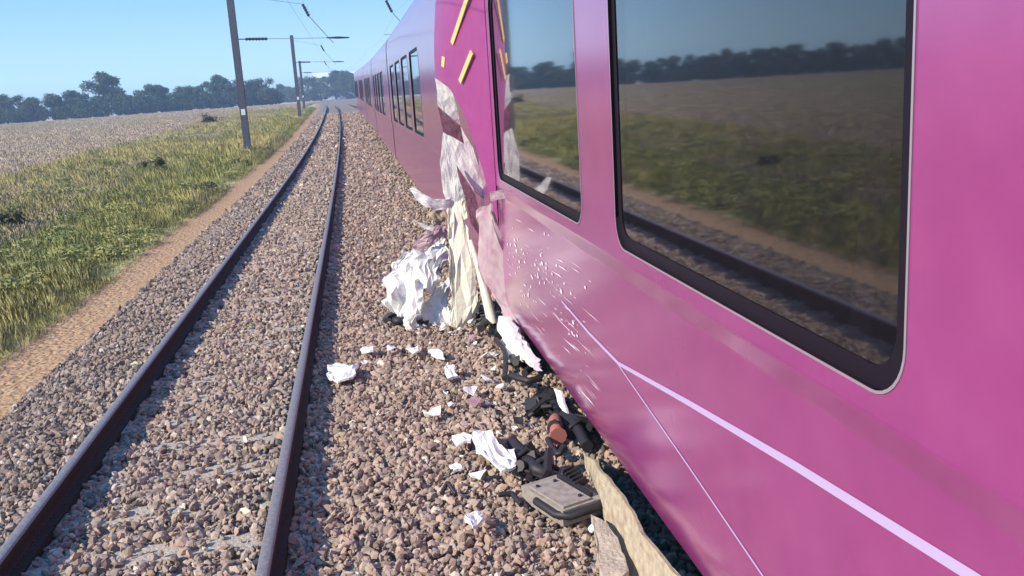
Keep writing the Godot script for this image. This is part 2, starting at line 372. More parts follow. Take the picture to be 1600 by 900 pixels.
func rail(u, label, group = ""):
	var o = base("rail", label, "rail", Vector3.ZERO, 0.0, group)
	# half profile of a flat-bottomed rail, foot to head
	var prof = [Vector2(0.07, -0.06), Vector2(0.07, 0.012), Vector2(0.02, 0.03), Vector2(0.009, 0.05), Vector2(0.009, 0.115), Vector2(0.034, 0.128), Vector2(0.036, 0.158)]
	var head = [Vector2(0.036, 0.158), Vector2(0.034, 0.166), Vector2(0.024, 0.1715), Vector2(0.0, 0.173)]
	for part in [["rail_web", prof, M.rust], ["rail_head", head, M.railhead]]:
		var st = mb()
		var z = 4.0
		while z > -240.0:
			var z2 = z - clampf(-z * 0.05, 1.0, 6.0)
			for sg in [-1.0, 1.0]:
				var pr = part[1]
				for k in pr.size() - 1:
					st.set_smooth_group(0 if part[0] == "rail_head" else -1)
					var a = Vector3(u + sway(z) + pr[k].x * sg, rise(z) + pr[k].y, z)
					var b = Vector3(u + sway(z) + pr[k + 1].x * sg, rise(z) + pr[k + 1].y, z)
					var c = Vector3(u + sway(z2) + pr[k + 1].x * sg, rise(z2) + pr[k + 1].y, z2)
					var d = Vector3(u + sway(z2) + pr[k].x * sg, rise(z2) + pr[k].y, z2)
					var nn = (pr[k + 1] - pr[k])
					quad(st, a, b, c, d, Vector3(nn.y * sg, absf(nn.x) + 0.001, 0))
			z = z2
		commit(st, part[0], part[2], o)

func sleeper_mesh() -> ArrayMesh:
	var st = mb()
	st.set_smooth_group(-1)
	# bevelled concrete beam, lower in the middle
	var xs = [-1.13, -0.95, -0.4, 0.4, 0.95, 1.13]
	var tops = [-0.03, -0.012, -0.004, -0.004, -0.012, -0.03]
	for i in 5:
		for pr in [[-0.13, -0.2, -0.11, 0.0], [-0.11, 0.0, 0.11, 0.0], [0.11, 0.0, 0.13, -0.2]]:
			var a = Vector3(xs[i], tops[i] + pr[1], pr[0]); var b = Vector3(xs[i + 1], tops[i + 1] + pr[1], pr[0])
			var c = Vector3(xs[i + 1], tops[i + 1] + pr[3], pr[2]); var d = Vector3(xs[i], tops[i] + pr[3], pr[2])
			quad(st, a, b, c, d, Vector3(0, 0.2, pr[0] + pr[2]))
	for e in [[0, -1.0], [5, 1.0]]:
		quad(st, Vector3(xs[e[0]], tops[e[0]] - 0.2, -0.13), Vector3(xs[e[0]], tops[e[0]] - 0.2, 0.13), Vector3(xs[e[0]], tops[e[0]], 0.11), Vector3(xs[e[0]], tops[e[0]], -0.11), Vector3(e[1], 0, 0))
	st.generate_normals()
	return st.commit()

func rock_mesh(sd) -> ArrayMesh:
	var r = RandomNumberGenerator.new()
	r.seed = sd
	var t = (1.0 + sqrt(5.0)) / 2.0
	var v = [Vector3(-1, t, 0), Vector3(1, t, 0), Vector3(-1, -t, 0), Vector3(1, -t, 0), Vector3(0, -1, t), Vector3(0, 1, t), Vector3(0, -1, -t), Vector3(0, 1, -t), Vector3(t, 0, -1), Vector3(t, 0, 1), Vector3(-t, 0, -1), Vector3(-t, 0, 1)]
	for i in 12: v[i] = v[i].normalized() * r.randf_range(0.62, 1.1)
	var f = [0,11,5, 0,5,1, 0,1,7, 0,7,10, 0,10,11, 1,5,9, 5,11,4, 11,10,2, 10,7,6, 7,1,8, 3,9,4, 3,4,2, 3,2,6, 3,6,8, 3,8,9, 4,9,5, 2,4,11, 6,2,10, 8,6,7, 9,8,1]
	var st = mb()
	st.set_smooth_group(-1)
	for i in range(0, 60, 3): tri(st, v[f[i]], v[f[i + 1]], v[f[i + 2]], v[f[i]] + v[f[i + 1]] + v[f[i + 2]])
	st.generate_normals()
	return st.commit()

func stone_colour(x) -> Color:
	var k = rng.randf()
	var c = Vector3(0.38, 0.30, 0.26)
	if k < 0.22: c = Vector3(0.42, 0.315, 0.26)
	elif k < 0.42: c = Vector3(0.34, 0.285, 0.255)
	elif k < 0.52: c = Vector3(0.47, 0.39, 0.33)
	elif k < 0.64: c = Vector3(0.27, 0.205, 0.18)
	elif k < 0.67: c = Vector3(0.66, 0.60, 0.53)
	c *= rng.randf_range(0.78, 1.0)
	if x < -2.5: c *= 0.85
	return Color(c.x, c.y * 0.955, c.z * 0.88)

func lay_ballast(bed):
	var rocks = []
	for i in 6: rocks.append(rock_mesh(100 + i))
	var places = []
	# [near z, far z, stones per square metre, mean radius]
	for zone in [[-3.6, -12.0, 980.0, 0.0265], [-12.0, -24.0, 470.0, 0.034], [-24.0, -48.0, 120.0, 0.05], [-48.0, -110.0, 28.0, 0.085]]:
		var n = int((zone[0] - zone[1]) * 5.4 * zone[2])
		for i in n:
			var z = rng.randf_range(zone[1], zone[0])
			var u = rng.randf_range(-3.45, 1.95)
			if absf(u - (TRACK + 0.753)) < 0.085 or absf(u - (TRACK - 0.753)) < 0.085: continue
			var beside = minf(absf(u - (TRACK + 0.97)), absf(u - (TRACK - 0.53)))
			# sleepers lie about every 0.6 m and are half swept clear here and there
			var slot = roundi(z / 0.6)
			var on_sleeper = absf(z - slot * 0.6) < 0.12 and u > TRACK - 1.1 and u < TRACK + 1.1
			var swept = float(hash(slot * 7 + (1 if u > TRACK - 0.1 else 0)) % 100) / 100.0
			if on_sleeper and beside > 0.2 and u > TRACK - 0.6 and u < TRACK + 0.65 and swept < 0.38 and rng.randf() < 0.75: continue
			var s = zone[3] * (0.42 + 1.15 * pow(rng.randf(), 1.6))
			if u > -0.45 and z < -9.0 and rng.randf() < 0.62 * ss(9.0, 14.0, -z): continue
			var y = rise(z) - 0.02 * (1.0 - ss(0.1, 0.3, beside)) + rng.randf_range(-0.03, 0.0) - (ss(2.7, 3.5, -u) * 0.1)
			if on_sleeper: y += 0.02
			var b = Basis.from_euler(Vector3(rng.randf_range(0, TAU), rng.randf_range(0, TAU), rng.randf_range(0, TAU)))
			b = b * Basis.from_scale(Vector3(s * rng.randf_range(0.8, 1.5), s * rng.randf_range(0.45, 0.75), s * rng.randf_range(0.8, 1.2)))
			places.append([Transform3D(b, Vector3(u + sway(z), y, z)), stone_colour(u)])
	# the largest stones close by are parts of their own
	var shown = []
	var rest = []
	for p in places:
		var o = p[0].origin
		if shown.size() < 280 and o.z > -6.6 and p[0].basis.get_scale().x > 0.042 and o.x > -2.6 and o.x < 1.3: shown.append(p)
		else: rest.append(p)
	var tints = []
	for i in 10:
		var m = M.stone.duplicate()
		m.vertex_color_use_as_albedo = false
		var c = stone_colour(0.0)
		m.albedo_color = lin(c.r, c.g, c.b)
		tints.append(m)
	for i in shown.size():
		var o = MeshInstance3D.new()
		o.mesh = rocks[i % 6]
		o.material_override = tints[i % 10]
		o.transform = shown[i][0]
		put(o, "stone", bed)
	var mm = MultiMesh.new()
	mm.transform_format = MultiMesh.TRANSFORM_3D
	mm.use_colors = true
	mm.mesh = rocks[0]
	mm.instance_count = rest.size()
	for i in rest.size():
		mm.set_instance_transform(i, rest[i][0])
		mm.set_instance_color(i, rest[i][1])
	var mi = MultiMeshInstance3D.new()
	mi.multimesh = mm
	mi.material_override = M.stone
	put(mi, "loose_stones", bed)
	mi.set_meta("kind", "stuff")

func tuft_mesh(sd, blades, height, spread, width) -> ArrayMesh:
	var r = RandomNumberGenerator.new()
	r.seed = sd
	var st = mb()
	for i in blades:
		var a = r.randf_range(0, TAU)
		var d = Vector3(cos(a), 0, sin(a))
		var root = d * r.randf_range(0, spread) 
		var h = height * r.randf_range(0.6, 1.1)
		var lean = d * h * r.randf_range(0.1, 0.55)
		var side = Vector3(-d.z, 0, d.x).rotated(Vector3.UP, r.randf_range(-0.8, 0.8)) * width
		var mid = root + lean * 0.4 + Vector3.UP * h * 0.6
		var tip = root + lean + Vector3.UP * h
		var n = (Vector3.UP * 0.8 + d * 0.5).normalized()
		st.set_normal(n)
		tri(st, root - side, root + side, mid + side * 0.8, d)
		tri(st, root - side, mid + side * 0.8, mid - side * 0.8, d)
		tri(st, mid - side * 0.8, mid + side * 0.8, tip, d)
	return st.commit()

func plant_mass(called, label, mesh, places, category):
	var mm = MultiMesh.new()
	mm.transform_format = MultiMesh.TRANSFORM_3D
	mm.use_colors = true
	mm.mesh = mesh
	mm.instance_count = places.size()
	for i in places.size():
		mm.set_instance_transform(i, places[i][0])
		mm.set_instance_color(i, places[i][1])
	var mi = MultiMeshInstance3D.new()
	mi.multimesh = mm
	mi.material_override = M.grass
	put(mi, called)
	tag(mi, label, category, "", "stuff")

func grow_grass():
	var patch = FastNoiseLite.new()
	patch.seed = 77
	patch.frequency = 0.09
	var verge = []
	var dry = []
	for zone in [[-6.0, -30.0, 24000], [-30.0, -70.0, 14000], [-70.0, -170.0, 12000]]:
		for i in zone[2]:
			var z = rng.randf_range(zone[1], zone[0])
			var far = ss(8.0, 60.0, -z)
			var u = -4.2 - pow(rng.randf(), 1.6) * (8.5 + 3.0 * far)
			var x = u + sway(z)
			var n = patch.get_noise_2d(x, z * 0.6)
			if n < -0.2 and rng.randf() < 0.75: continue
			var s = (0.35 + pow(rng.randf(), 1.8) * 0.95) * (1.0 + far * 0.7) * (0.55 if u > -4.6 else 1.0)
			var g = Vector3(0.33, 0.335, 0.13).lerp(Vector3(0.58, 0.51, 0.23), clampf(0.25 + n * 1.3 + rng.randf_range(-0.2, 0.2) + 0.2, 0.0, 1.0))
			g *= rng.randf_range(0.75, 1.25)
			var b = Basis(Vector3.UP, rng.randf_range(0, TAU)).scaled(Vector3(s, s * rng.randf_range(0.7, 1.2), s))
			verge.append([Transform3D(b, Vector3(x, land(x, z) - 0.2, z)), Color(g.x, g.y, g.z)])
	plant_mass("grass", "tall green and yellow grass of the verge along the track", tuft_mesh(5, 26, 0.24, 0.26, 0.006), verge, "grass")
	for i in 60000:
		var z = -12.0 - pow(rng.randf(), 1.7) * 240.0
		var lim = 10.5 + ss(8.0, 60.0, -z) * 2.5
		var x = -lim + 3.0 - pow(rng.randf(), 1.5) * (20.0 - z * 0.75)
		var n = patch.get_noise_2d(x * 0.5, z * 0.2)
		var g = Vector3(0.60, 0.50, 0.40).lerp(Vector3(0.55, 0.48, 0.29), clampf(n * 1.3 + rng.randf_range(-0.2, 0.2), 0.0, 1.0)) * rng.randf_range(0.92, 1.08)
		var s = rng.randf_range(0.8, 1.3) * (1.0 + ss(20.0, 150.0, -z) * 0.5)
		var b = Basis(Vector3.UP, rng.randf_range(0, TAU)).scaled(Vector3(s * 1.5, s, s * 1.5))
		dry.append([Transform3D(b, Vector3(x, land(x, z) - 0.1, z)), Color(g.x, g.y, g.z)])
	# low leafy scrub growing through the grass
	var scrub = []
	for i in 1500:
		var z = -8.0 - pow(rng.randf(), 1.3) * 110.0
		var u = -4.5 - pow(rng.randf(), 1.3) * 9.0
		var x = u + sway(z)
		if patch.get_noise_2d(x * 2.0 + 90.0, z * 1.4) < -0.05: continue
		var s = rng.randf_range(0.5, 1.25)
		var g = Vector3(0.20, 0.235, 0.085).lerp(Vector3(0.42, 0.40, 0.15), rng.randf())
		scrub.append([Transform3D(Basis(Vector3.UP, rng.randf_range(0, TAU)).scaled(Vector3(s * 1.3, s * rng.randf_range(0.6, 1.1), s)), Vector3(x, land(x, z) - 0.2, z)), Color(g.x, g.y, g.z)])
	plant_mass("low_scrub", "low leafy scrub growing through the grass of the verge", leaf_cloud(71, [[Vector3(0, 0.18, 0), 0.22], [Vector3(0.2, 0.14, 0.1), 0.18], [Vector3(-0.18, 0.15, 0.08), 0.18], [Vector3(0.02, 0.13, -0.2), 0.17]], 300, 0.035, Vector3(0.8, 0.8, 0.8), Vector3(1, 1, 1)), scrub, "scrub")
	plant_mass("dry_crop", "dry beige crop standing across the wide field", tuft_mesh(9, 22, 0.13, 0.4, 0.008), dry, "crop")

func leaf_cloud(sd, blobs, leaves, size, dark, light) -> ArrayMesh:
	# leaves on and inside a set of lumps [centre, radius]
	var r = RandomNumberGenerator.new()
	r.seed = sd
	var st = mb()
	var total = 0.0
	for b in blobs: total += b[1] * b[1]
	for b in blobs:
		for i in int(leaves * b[1] * b[1] / total):
			var d = Vector3(r.randfn(), r.randfn(), r.randfn()).normalized()
			var p = b[0] + d * b[1] * pow(r.randf(), 0.35) * r.randf_range(0.85, 1.12) * Vector3(1, 0.85, 1)
			if p.y < 0.1: continue
			var n = (d + Vector3(r.randfn(), r.randfn(), r.randfn()) * 0.5 + Vector3.UP * 0.35).normalized()
			var u = n.cross(Vector3(r.randfn(), r.randfn(), r.randfn())).normalized() * size * r.randf_range(0.6, 1.3)
			var v = n.cross(u).normalized() * size * r.randf_range(0.5, 1.0)
			var c = dark.lerp(light, r.randf())
			st.set_color(Color(c.x, c.y, c.z))
			st.set_normal(n)
			quad(st, p - u, p - v * 0.7, p + u, p + v * 0.7, n)
	return st.commit()

func tree_kind(sd, h, w, low) -> Node3D:
	var r = RandomNumberGenerator.new()
	r.seed = sd
	var o = Node3D.new()
	var st = mb()
	var top = Vector3(r.randf_range(-0.4, 0.4), h * 0.72, r.randf_range(-0.4, 0.4))
	tube(st, [Vector3(0, -0.4, 0), Vector3(0.05, h * 0.2, 0), top * 0.6 + Vector3(0.1, 0, 0.1), top], [0.34, 0.24, 0.15, 0.05], 7)
	var blobs = []
	for i in 26:
		var a = r.randf_range(0, TAU)
		var y = lerpf(low, h * 0.86, r.randf())
		var reach = w * 0.5 * sqrt(sin(clampf(0.12 + 0.85 * y / h, 0.08, 0.97) * PI)) * r.randf_range(0.3, 0.85)
		var c = Vector3(cos(a) * reach, y, sin(a) * reach)
		blobs.append([c, r.randf_range(0.9, 1.7) * h / 9.0])
		tube(st, [Vector3(0.05, y * 0.5, 0), c * Vector3(0.5, 0.85, 0.5), c], [0.12, 0.07, 0.02], 5, false)
	blobs.append([Vector3(0, h * 0.86, 0), h * 0.15])
	var trunk = commit(st, "trunk", M.bark, o)
	var crown = MeshInstance3D.new()
	crown.mesh = leaf_cloud(sd + 1, blobs, 4200, 0.21 * h / 9.0 + 0.06, Vector3(0.030, 0.052, 0.022), Vector3(0.085, 0.115, 0.045))
	crown.material_override = M.leaf
	put(crown, "crown", o)
	return o

func plant_trees():
	var kinds = []
	for i in 6: kinds.append(tree_kind(300 + i * 7, [9.5, 8.0, 10.5, 8.8, 7.5, 9.0][i], [9.0, 8.5, 9.5, 11.0, 8.0, 7.5][i], [0.7, 0.5, 0.9, 0.6, 0.4, 0.5][i]))
	# the wood's edge beyond the crop, from beside the line round to the left
	var edge = [Vector2(-25, -296), Vector2(-60, -284), Vector2(-97, -276), Vector2(-150, -246), Vector2(-205, -205), Vector2(-260, -140)]
	var n = 0
	for s in edge.size() - 1:
		var len = edge[s].distance_to(edge[s + 1])
		var step = 3.6
		for i in int(len / step):
			var p = edge[s].lerp(edge[s + 1], (i + rng.randf_range(0.1, 0.9)) * step / len)
			var back = rng.randf_range(0, 9)
			p += p.normalized() * back
			var k = kinds[rng.randi() % 6].duplicate()
			put(k, "wood_edge_tree")
			var sc = rng.randf_range(0.86, 1.14)
			if p.x > -45: sc *= 1.12
			elif p.x < -66 and p.x > -73: sc *= 1.08
			elif p.x < -73 and p.x > -92: sc *= 0.78
			elif p.x > -66: sc *= 0.92
			k.position = Vector3(p.x, land(p.x, p.y) - 0.1, p.y)
			k.rotation.y = rng.randf_range(0, TAU)
			k.scale = Vector3(sc * 1.1, sc, sc * 1.1)
			tag(k, "dark green tree in the wood along the far edge of the crop field", "tree", "trees along the far edge of the field")
	# undergrowth that closes the foot of the wood
	var shrubs = []
	for i in 3:
		var r = RandomNumberGenerator.new()
		r.seed = 900 + i
		var blobs = []
		for j in 7: blobs.append([Vector3(r.randf_range(-2.6, 2.6), r.randf_range(0.6, 1.5), r.randf_range(-1.2, 1.2)), r.randf_range(0.8, 1.4)])
		shrubs.append(leaf_cloud(910 + i, blobs, 900, 0.22, Vector3(0.024, 0.045, 0.020), Vector3(0.055, 0.085, 0.035)))
	for s in edge.size() - 1:
		var len = edge[s].distance_to(edge[s + 1])
		for i in int(len / 3.0):
			var p = edge[s].lerp(edge[s + 1], (i + rng.randf_range(0.2, 0.8)) * 3.0 / len)
			p -= p.normalized() * rng.randf_range(2.0, 4.0)
			var o = MeshInstance3D.new()
			o.mesh = shrubs[rng.randi() % 3]
			o.material_override = M.leaf
			put(o, "hedge_shrub")
			o.position = Vector3(p.x, land(p.x, p.y) - 0.15, p.y)
			o.rotation.y = rng.randf_range(-0.4, 0.4)
			o.scale = Vector3(1.3, rng.randf_range(1.4, 2.3), 1.3) * rng.randf_range(0.9, 1.25)
			tag(o, "low dark shrub at the foot of the wood behind the crop", "shrub", "shrubs at the foot of the wood")
	# farther trees round the end of the line
	for i in 15:
		var k = kinds[rng.randi() % 6].duplicate()
		put(k, "distant_tree")
		var x = lerpf(-48, 30, (i + rng.randf_range(0.2, 0.8)) / 15.0)
		var z = -440.0 + rng.randf_range(-30, 25)
		var sc = rng.randf_range(0.95, 1.15) * (0.85 if x < -22 else 1.15)
		k.position = Vector3(x, land(x, z) - 0.1, z)
		k.scale = Vector3(sc * 1.3, sc, sc * 1.3)
		k.rotation.y = rng.randf_range(0, TAU)
		tag(k, "distant hazy tree closing the view where the rails vanish", "tree", "trees where the rails vanish")
	for k in kinds: k.free()

func weeds():
	var spots = [[Vector3(-8.6, 0, -24.6), 0.55, "dark leafy weed clump alone among the pale grass by the crop"], [Vector3(-8.9, 0, -42.5), 0.75, "grey green bush standing between the crop and the verge"], [Vector3(-5.0, 0, -31.0), 0.5, "small brown green weed clump at the edge of the sandy path"], [Vector3(-5.1, 0, -42.0), 0.6, "low dark bush beside the path before the closest mast"], [Vector3(-14.6, 0, -103.0), 1.5, "round dark bush in the crop behind the closest mast"], [Vector3(-5.4, 0, -49.2), 0.5, "brown tuft of weeds round the foot of the closest mast"]]
	for i in spots.size():
		var s = spots[i]
		var r = RandomNumberGenerator.new()
		r.seed = 500 + i
		var blobs = []
		for j in 5: blobs.append([Vector3(r.randf_range(-0.6, 0.6), r.randf_range(0.2, 0.7), r.randf_range(-0.5, 0.5)), r.randf_range(0.25, 0.45)])
		var o = base("weed_bush", s[2], "bush", Vector3(s[0].x, land(s[0].x, s[0].z) - 0.2, s[0].z))
		var f = MeshInstance3D.new()
		f.mesh = leaf_cloud(520 + i, blobs, 420, 0.10, Vector3(0.045, 0.05, 0.025), Vector3(0.13, 0.12, 0.055))
		f.material_override = M.leaf
		put(f, "foliage", o)
		var st = mb()
		for j in 5: tube(st, [Vector3(0, -0.05, 0), blobs[j][0] * Vector3(0.5, 0.6, 0.5), blobs[j][0]], [0.02, 0.014, 0.005], 5, false)
		commit(st, "stem", M.bark, o)
		o.scale = Vector3.ONE * s[1]

func sheds():
	for s in [[Vector3(-15, 0, -505), 8.0, "white hall roof with a slanting gable above the distant trees"], [Vector3(1.5, 0, -520), 11.0, "long low white hall roof above the distant trees"]]:
		var o = base("white_hall", s[2], "building", Vector3(s[0].x, land(s[0].x, s[0].z), s[0].z))
		var st = mb()
		var w = s[1] * 0.5
		box(st, Vector3(0, 5.6, 0), Vector3(s[1], 11.4, 14))
		commit(st, "wall", M.shed_wall, o)
		st = mb()
		st.set_smooth_group(-1)
		var e = [Vector3(-w - 0.6, 11.2, 7.8), Vector3(w + 0.6, 11.2, 7.8), Vector3(w + 0.6, 14.0, 0), Vector3(-w - 0.6, 14.0, 0), Vector3(-w - 0.6, 11.2, -7.8), Vector3(w + 0.6, 11.2, -7.8)]
		quad(st, e[0], e[1], e[2], e[3], Vector3(0, 1, 1))
		quad(st, e[3], e[2], e[5], e[4], Vector3(0, 1, -1))
		tri(st, e[0], e[3], e[4], Vector3(-1, 0, 0))
		tri(st, e[1], e[2], e[5], Vector3(1, 0, 0))
		quad(st, e[0] - Vector3(0, 0.01, 0), e[1] - Vector3(0, 0.01, 0), e[5] - Vector3(0, 0.01, 0), e[4] - Vector3(0, 0.01, 0), Vector3.DOWN)
		commit(st, "roof", M.shed, o)

# ---------------------------------------------------------------- the overhead line
func mast(x, z, h, label, side = 1.0, arm_u = TRACK):
	var y0 = land(x, z)
	var o = base("catenary_mast", label, "mast", Vector3(x, y0, z), 0.0, "masts of the overhead line")
	var st = mb()
	# broad-flanged beam
	box(st, Vector3(0, h * 0.5, -0.13), Vector3(0.34, h, 0.03))
	box(st, Vector3(0, h * 0.5, 0.13), Vector3(0.34, h, 0.03))
	box(st, Vector3(0, h * 0.5 - 0.004, 0), Vector3(0.03, h - 0.01, 0.228))
	commit(st, "post", M.mast, o)
	st = mb()
	box(st, Vector3(0, -0.1, 0), Vector3(0.8, 0.5, 0.8))
	commit(st, "footing", M.concrete, o)
	st = mb()
	box(st, Vector3(0.0, 2.02, 0.152), Vector3(0.2, 0.3, 0.008))
	commit(st, "number_plate", M.white, o)
	# bracket: level tube with insulators, sloping stay, steady arm
	var c = arm_u + sway(z) - x      # middle of the track from the post
	var ry = rise(z) + 0.17 - y0      # rail level
	var lower = ry + 5.3
	var p = [Vector3(0.17 * side, lower + 0.15, 0), Vector3(0.5 * side, lower + 0.14, 0), Vector3(1.6 * side, lower + 0.1, 0), Vector3(c + 0.65 * side, lower, 0)]
	st = mb()
	tube(st, [p[0], p[1]], 0.03, 7)
	tube(st, [p[2], p[3] * 0.25 + p[2] * 0.75, p[3]], 0.015, 7)
	commit(st, "bracket_tube", M.wire, o)
	st = mb()
	for i in 7: tube(st, [p[1].lerp(p[2], i / 7.0), p[1].lerp(p[2], (i + 0.5) / 7.0), p[1].lerp(p[2], (i + 1) / 7.0)], [0.045, 0.085, 0.045], 8)
	commit(st, "insulator", M.insulator, o)
	var a = [Vector3(c - 0.41, ry + 7.0, 0), Vector3(c - 0.15, ry + 6.4, 0), Vector3(c + 0.95, ry + 5.02, 0)]
	st = mb()
	for i in 5: tube(st, [a[0].lerp(a[1], i / 5.0), a[0].lerp(a[1], (i + 0.5) / 5.0), a[0].lerp(a[1], (i + 1) / 5.0)], [0.05, 0.085, 0.05], 8)
	commit(st, "insulator", M.insulator, o)
	st = mb()
	tube(st, [a[1], a[2]], 0.02, 7)
	tube(st, [a[0], Vector3(0.17 * side, minf(h - 0.3, ry + 7.6), 0)], 0.012, 6)
	commit(st, "steady_arm", M.wire, o)
	st = mb()
	var e = Vector3(c + 0.62, lower, 0)
	tube(st, [e, e + Vector3(0.6, -0.02, 0), e + Vector3(1.15, -0.05, 0)], [0.03, 0.06, 0.03], 8)
	commit(st, "end_fitting", M.insulator, o)

func wires():
	for w in [[TRACK, 5.25, 0.0, "thin contact wire hanging over the empty track"], [TRACK, 6.6, 0.5, "thin carrier cable above the contact wire of the empty track"], [TRAIN_TRACK, 5.25, 0.0, "thin contact wire hanging over the pink coaches"], [TRAIN_TRACK, 6.6, 0.5, "thin carrier cable above the contact wire of the coaches"]]:
		var st = mb()
		var pts = []
		var z = 40.0
		while z > -260.0:
			var t = fposmod(z, 50.0) / 50.0
			pts.append(Vector3(w[0] + sway(z), rise(z) + w[1] - w[2] * 4.0 * t * (1.0 - t), z))
			z -= 5.0
		tube(st, pts, 0.004, 5)
		tag(commit(st, "overhead_wire", M.wire), w[3], "wire")

# ---------------------------------------------------------------- the train
# section of the coach side: height, how far in from the outer face
const SECTION = [[0.34, 0.075], [0.45, 0.045], [0.6, 0.03], [1.2, 0.027], [1.54, 0.027], [1.565, 0.024], [1.635, 0.004], [1.66, 0.0], [3.5, 0.0], [3.95, 0.008], [4.2, 0.035], [4.36, 0.10], [4.47, 0.22], [4.55, 0.42], [4.61, 0.75], [4.64, 1.45]]

func inset(y) -> float:
	for i in SECTION.size() - 1:
		if y <= SECTION[i + 1][0]:
			var t = clampf((y - SECTION[i][0]) / (SECTION[i + 1][0] - SECTION[i][0]), 0, 1)
			return lerpf(SECTION[i][1], SECTION[i + 1][1], t)
	return SECTION[-1][1]

func section_normal(i) -> Vector3:
	var a = SECTION[max(i - 1, 0)]
	var b = SECTION[min(i + 1, SECTION.size() - 1)]
	if i == 4: return Vector3(-1, -0.06, 0).normalized()
	return Vector3(-(b[0] - a[0]), b[1] - a[1], 0).normalized()

# coach axes: x in from the outer face, y up, -z along
func wall_band(st, z0, z1, i0, i1):
	var nz = maxi(1, int(absf(z1 - z0) / 1.2))
	for k in nz:
		var za = lerpf(z0, z1, float(k) / nz)
		var zb = lerpf(z0, z1, float(k + 1) / nz)
		for i in range(i0, i1):
			var a = SECTION[i]; var b = SECTION[i + 1]
			var na = section_normal(i); var nb = section_normal(i + 1)
			nquad(st, [Vector3(a[1], a[0], za), Vector3(b[1], b[0], za), Vector3(b[1], b[0], zb), Vector3(a[1], a[0], zb)], [na, nb, nb, na])

func round_rect(z0, z1, y0, y1, r) -> Array:
	var out = []
	var corners = [[Vector2(z1 + r, y0 + r), PI], [Vector2(z0 - r, y0 + r), PI * 1.5], [Vector2(z0 - r, y1 - r), 0.0], [Vector2(z1 + r, y1 - r), PI * 0.5]]
	for c in corners:
		for k in 9:
			var a = c[1] + PI * 0.5 * k / 8.0
			out.append(c[0] + Vector2(cos(a), sin(a)) * r)
	return out

func ring(st, outer, inner, x_out, x_in, n = Vector3(-1, 0, 0)):
	for i in outer.size():
		var j = (i + 1) % outer.size()
		nquad(st, [Vector3(x_out, outer[i].y, outer[i].x), Vector3(x_out, outer[j].y, outer[j].x), Vector3(x_in, inner[j].y, inner[j].x), Vector3(x_in, inner[i].y, inner[i].x)], [n, n, n, n])

func window_cell(body, z0, z1, cell0, cell1):
	# the wall round one window: cell0 and cell1 are the ends of the cell along z
	var y0 = 1.73; var y1 = 3.42; var r = 0.15
	var inner = round_rect(z0, z1, y0, y1, r)
	var outer = []
	var oc = [Vector2(cell1, 1.66), Vector2(cell0, 1.66), Vector2(cell0, 3.5), Vector2(cell1, 3.5)]
	for c in 4:
		for k in 9:
			var p = inner[c * 9 + k]
			var q = oc[c]
			# first half of an arc runs along one side of the cell, second half along the other
			var t = k / 8.0
			var first = Vector2(oc[c].x, p.y) if c % 2 == 0 else Vector2(p.x, oc[c].y)
			var second = Vector2(p.x, oc[c].y) if c % 2 == 0 else Vector2(oc[c].x, p.y)
			if k == 4: outer.append(q)
			elif k < 4: outer.append(first.lerp(q, t * 2.0) if c % 2 == 0 else first.lerp(q, t * 2.0))
			else: outer.append(q.lerp(second, t * 2.0 - 1.0))
	ring(body, outer, inner, 0.0, 0.0)

func window(coach, z0, z1):
	var y0 = 1.73; var y1 = 3.42; var r = 0.15
	var e = 0.06
	var st = mb()
	var o1 = round_rect(z0, z1, y0, y1, r)
	var o2 = round_rect(z0 - e, z1 + e, y0 + e, y1 - e, r - 0.03)
	ring(st, o1, o2, 0.014, 0.014)
	for i in o1.size():
		var j = (i + 1) % o1.size()
		var n = Vector3(0, (y0 + y1) * 0.5 - o1[i].y, (z0 + z1) * 0.5 - o1[i].x).normalized()
		nquad(st, [Vector3(-0.002, o1[i].y, o1[i].x), Vector3(-0.002, o1[j].y, o1[j].x), Vector3(0.014, o1[j].y, o1[j].x), Vector3(0.014, o1[i].y, o1[i].x)], [n, n, n, n])
	var w = commit(st, "window", M.gasket, coach, false)
	st = mb()
	var t1 = round_rect(z0 + 0.009, z1 - 0.009, y0 - 0.009, y1 + 0.009, r + 0.008)
	ring(st, t1, o1, -0.004, -0.004)
	for i in t1.size():
		var j = (i + 1) % t1.size()
		var n = -Vector3(0, (y0 + y1) * 0.5 - t1[i].y, (z0 + z1) * 0.5 - t1[i].x).normalized()
		nquad(st, [Vector3(-0.004, t1[i].y, t1[i].x), Vector3(-0.004, t1[j].y, t1[j].x), Vector3(0.002, t1[j].y, t1[j].x), Vector3(0.002, t1[i].y, t1[i].x)], [n, n, n, n])
	commit(st, "trim", M.silver, w, false)
	for px in [["pane", 0.018], ["inner_pane", 0.04]]:
		st = mb()
		var c = Vector3(px[1], (y0 + y1) * 0.5, (z0 + z1) * 0.5)
		var pr = round_rect(z0 - 0.05, z1 + 0.05, y0 + 0.05, y1 - 0.05, r - 0.02)
		st.set_normal(Vector3(-1, 0, 0))
		for i in pr.size():
			var j = (i + 1) % pr.size()
			tri(st, c, Vector3(px[1], pr[i].y, pr[i].x), Vector3(px[1], pr[j].y, pr[j].x), Vector3(-1, 0, 0))
		commit(st, px[0], M.pane, w, false)

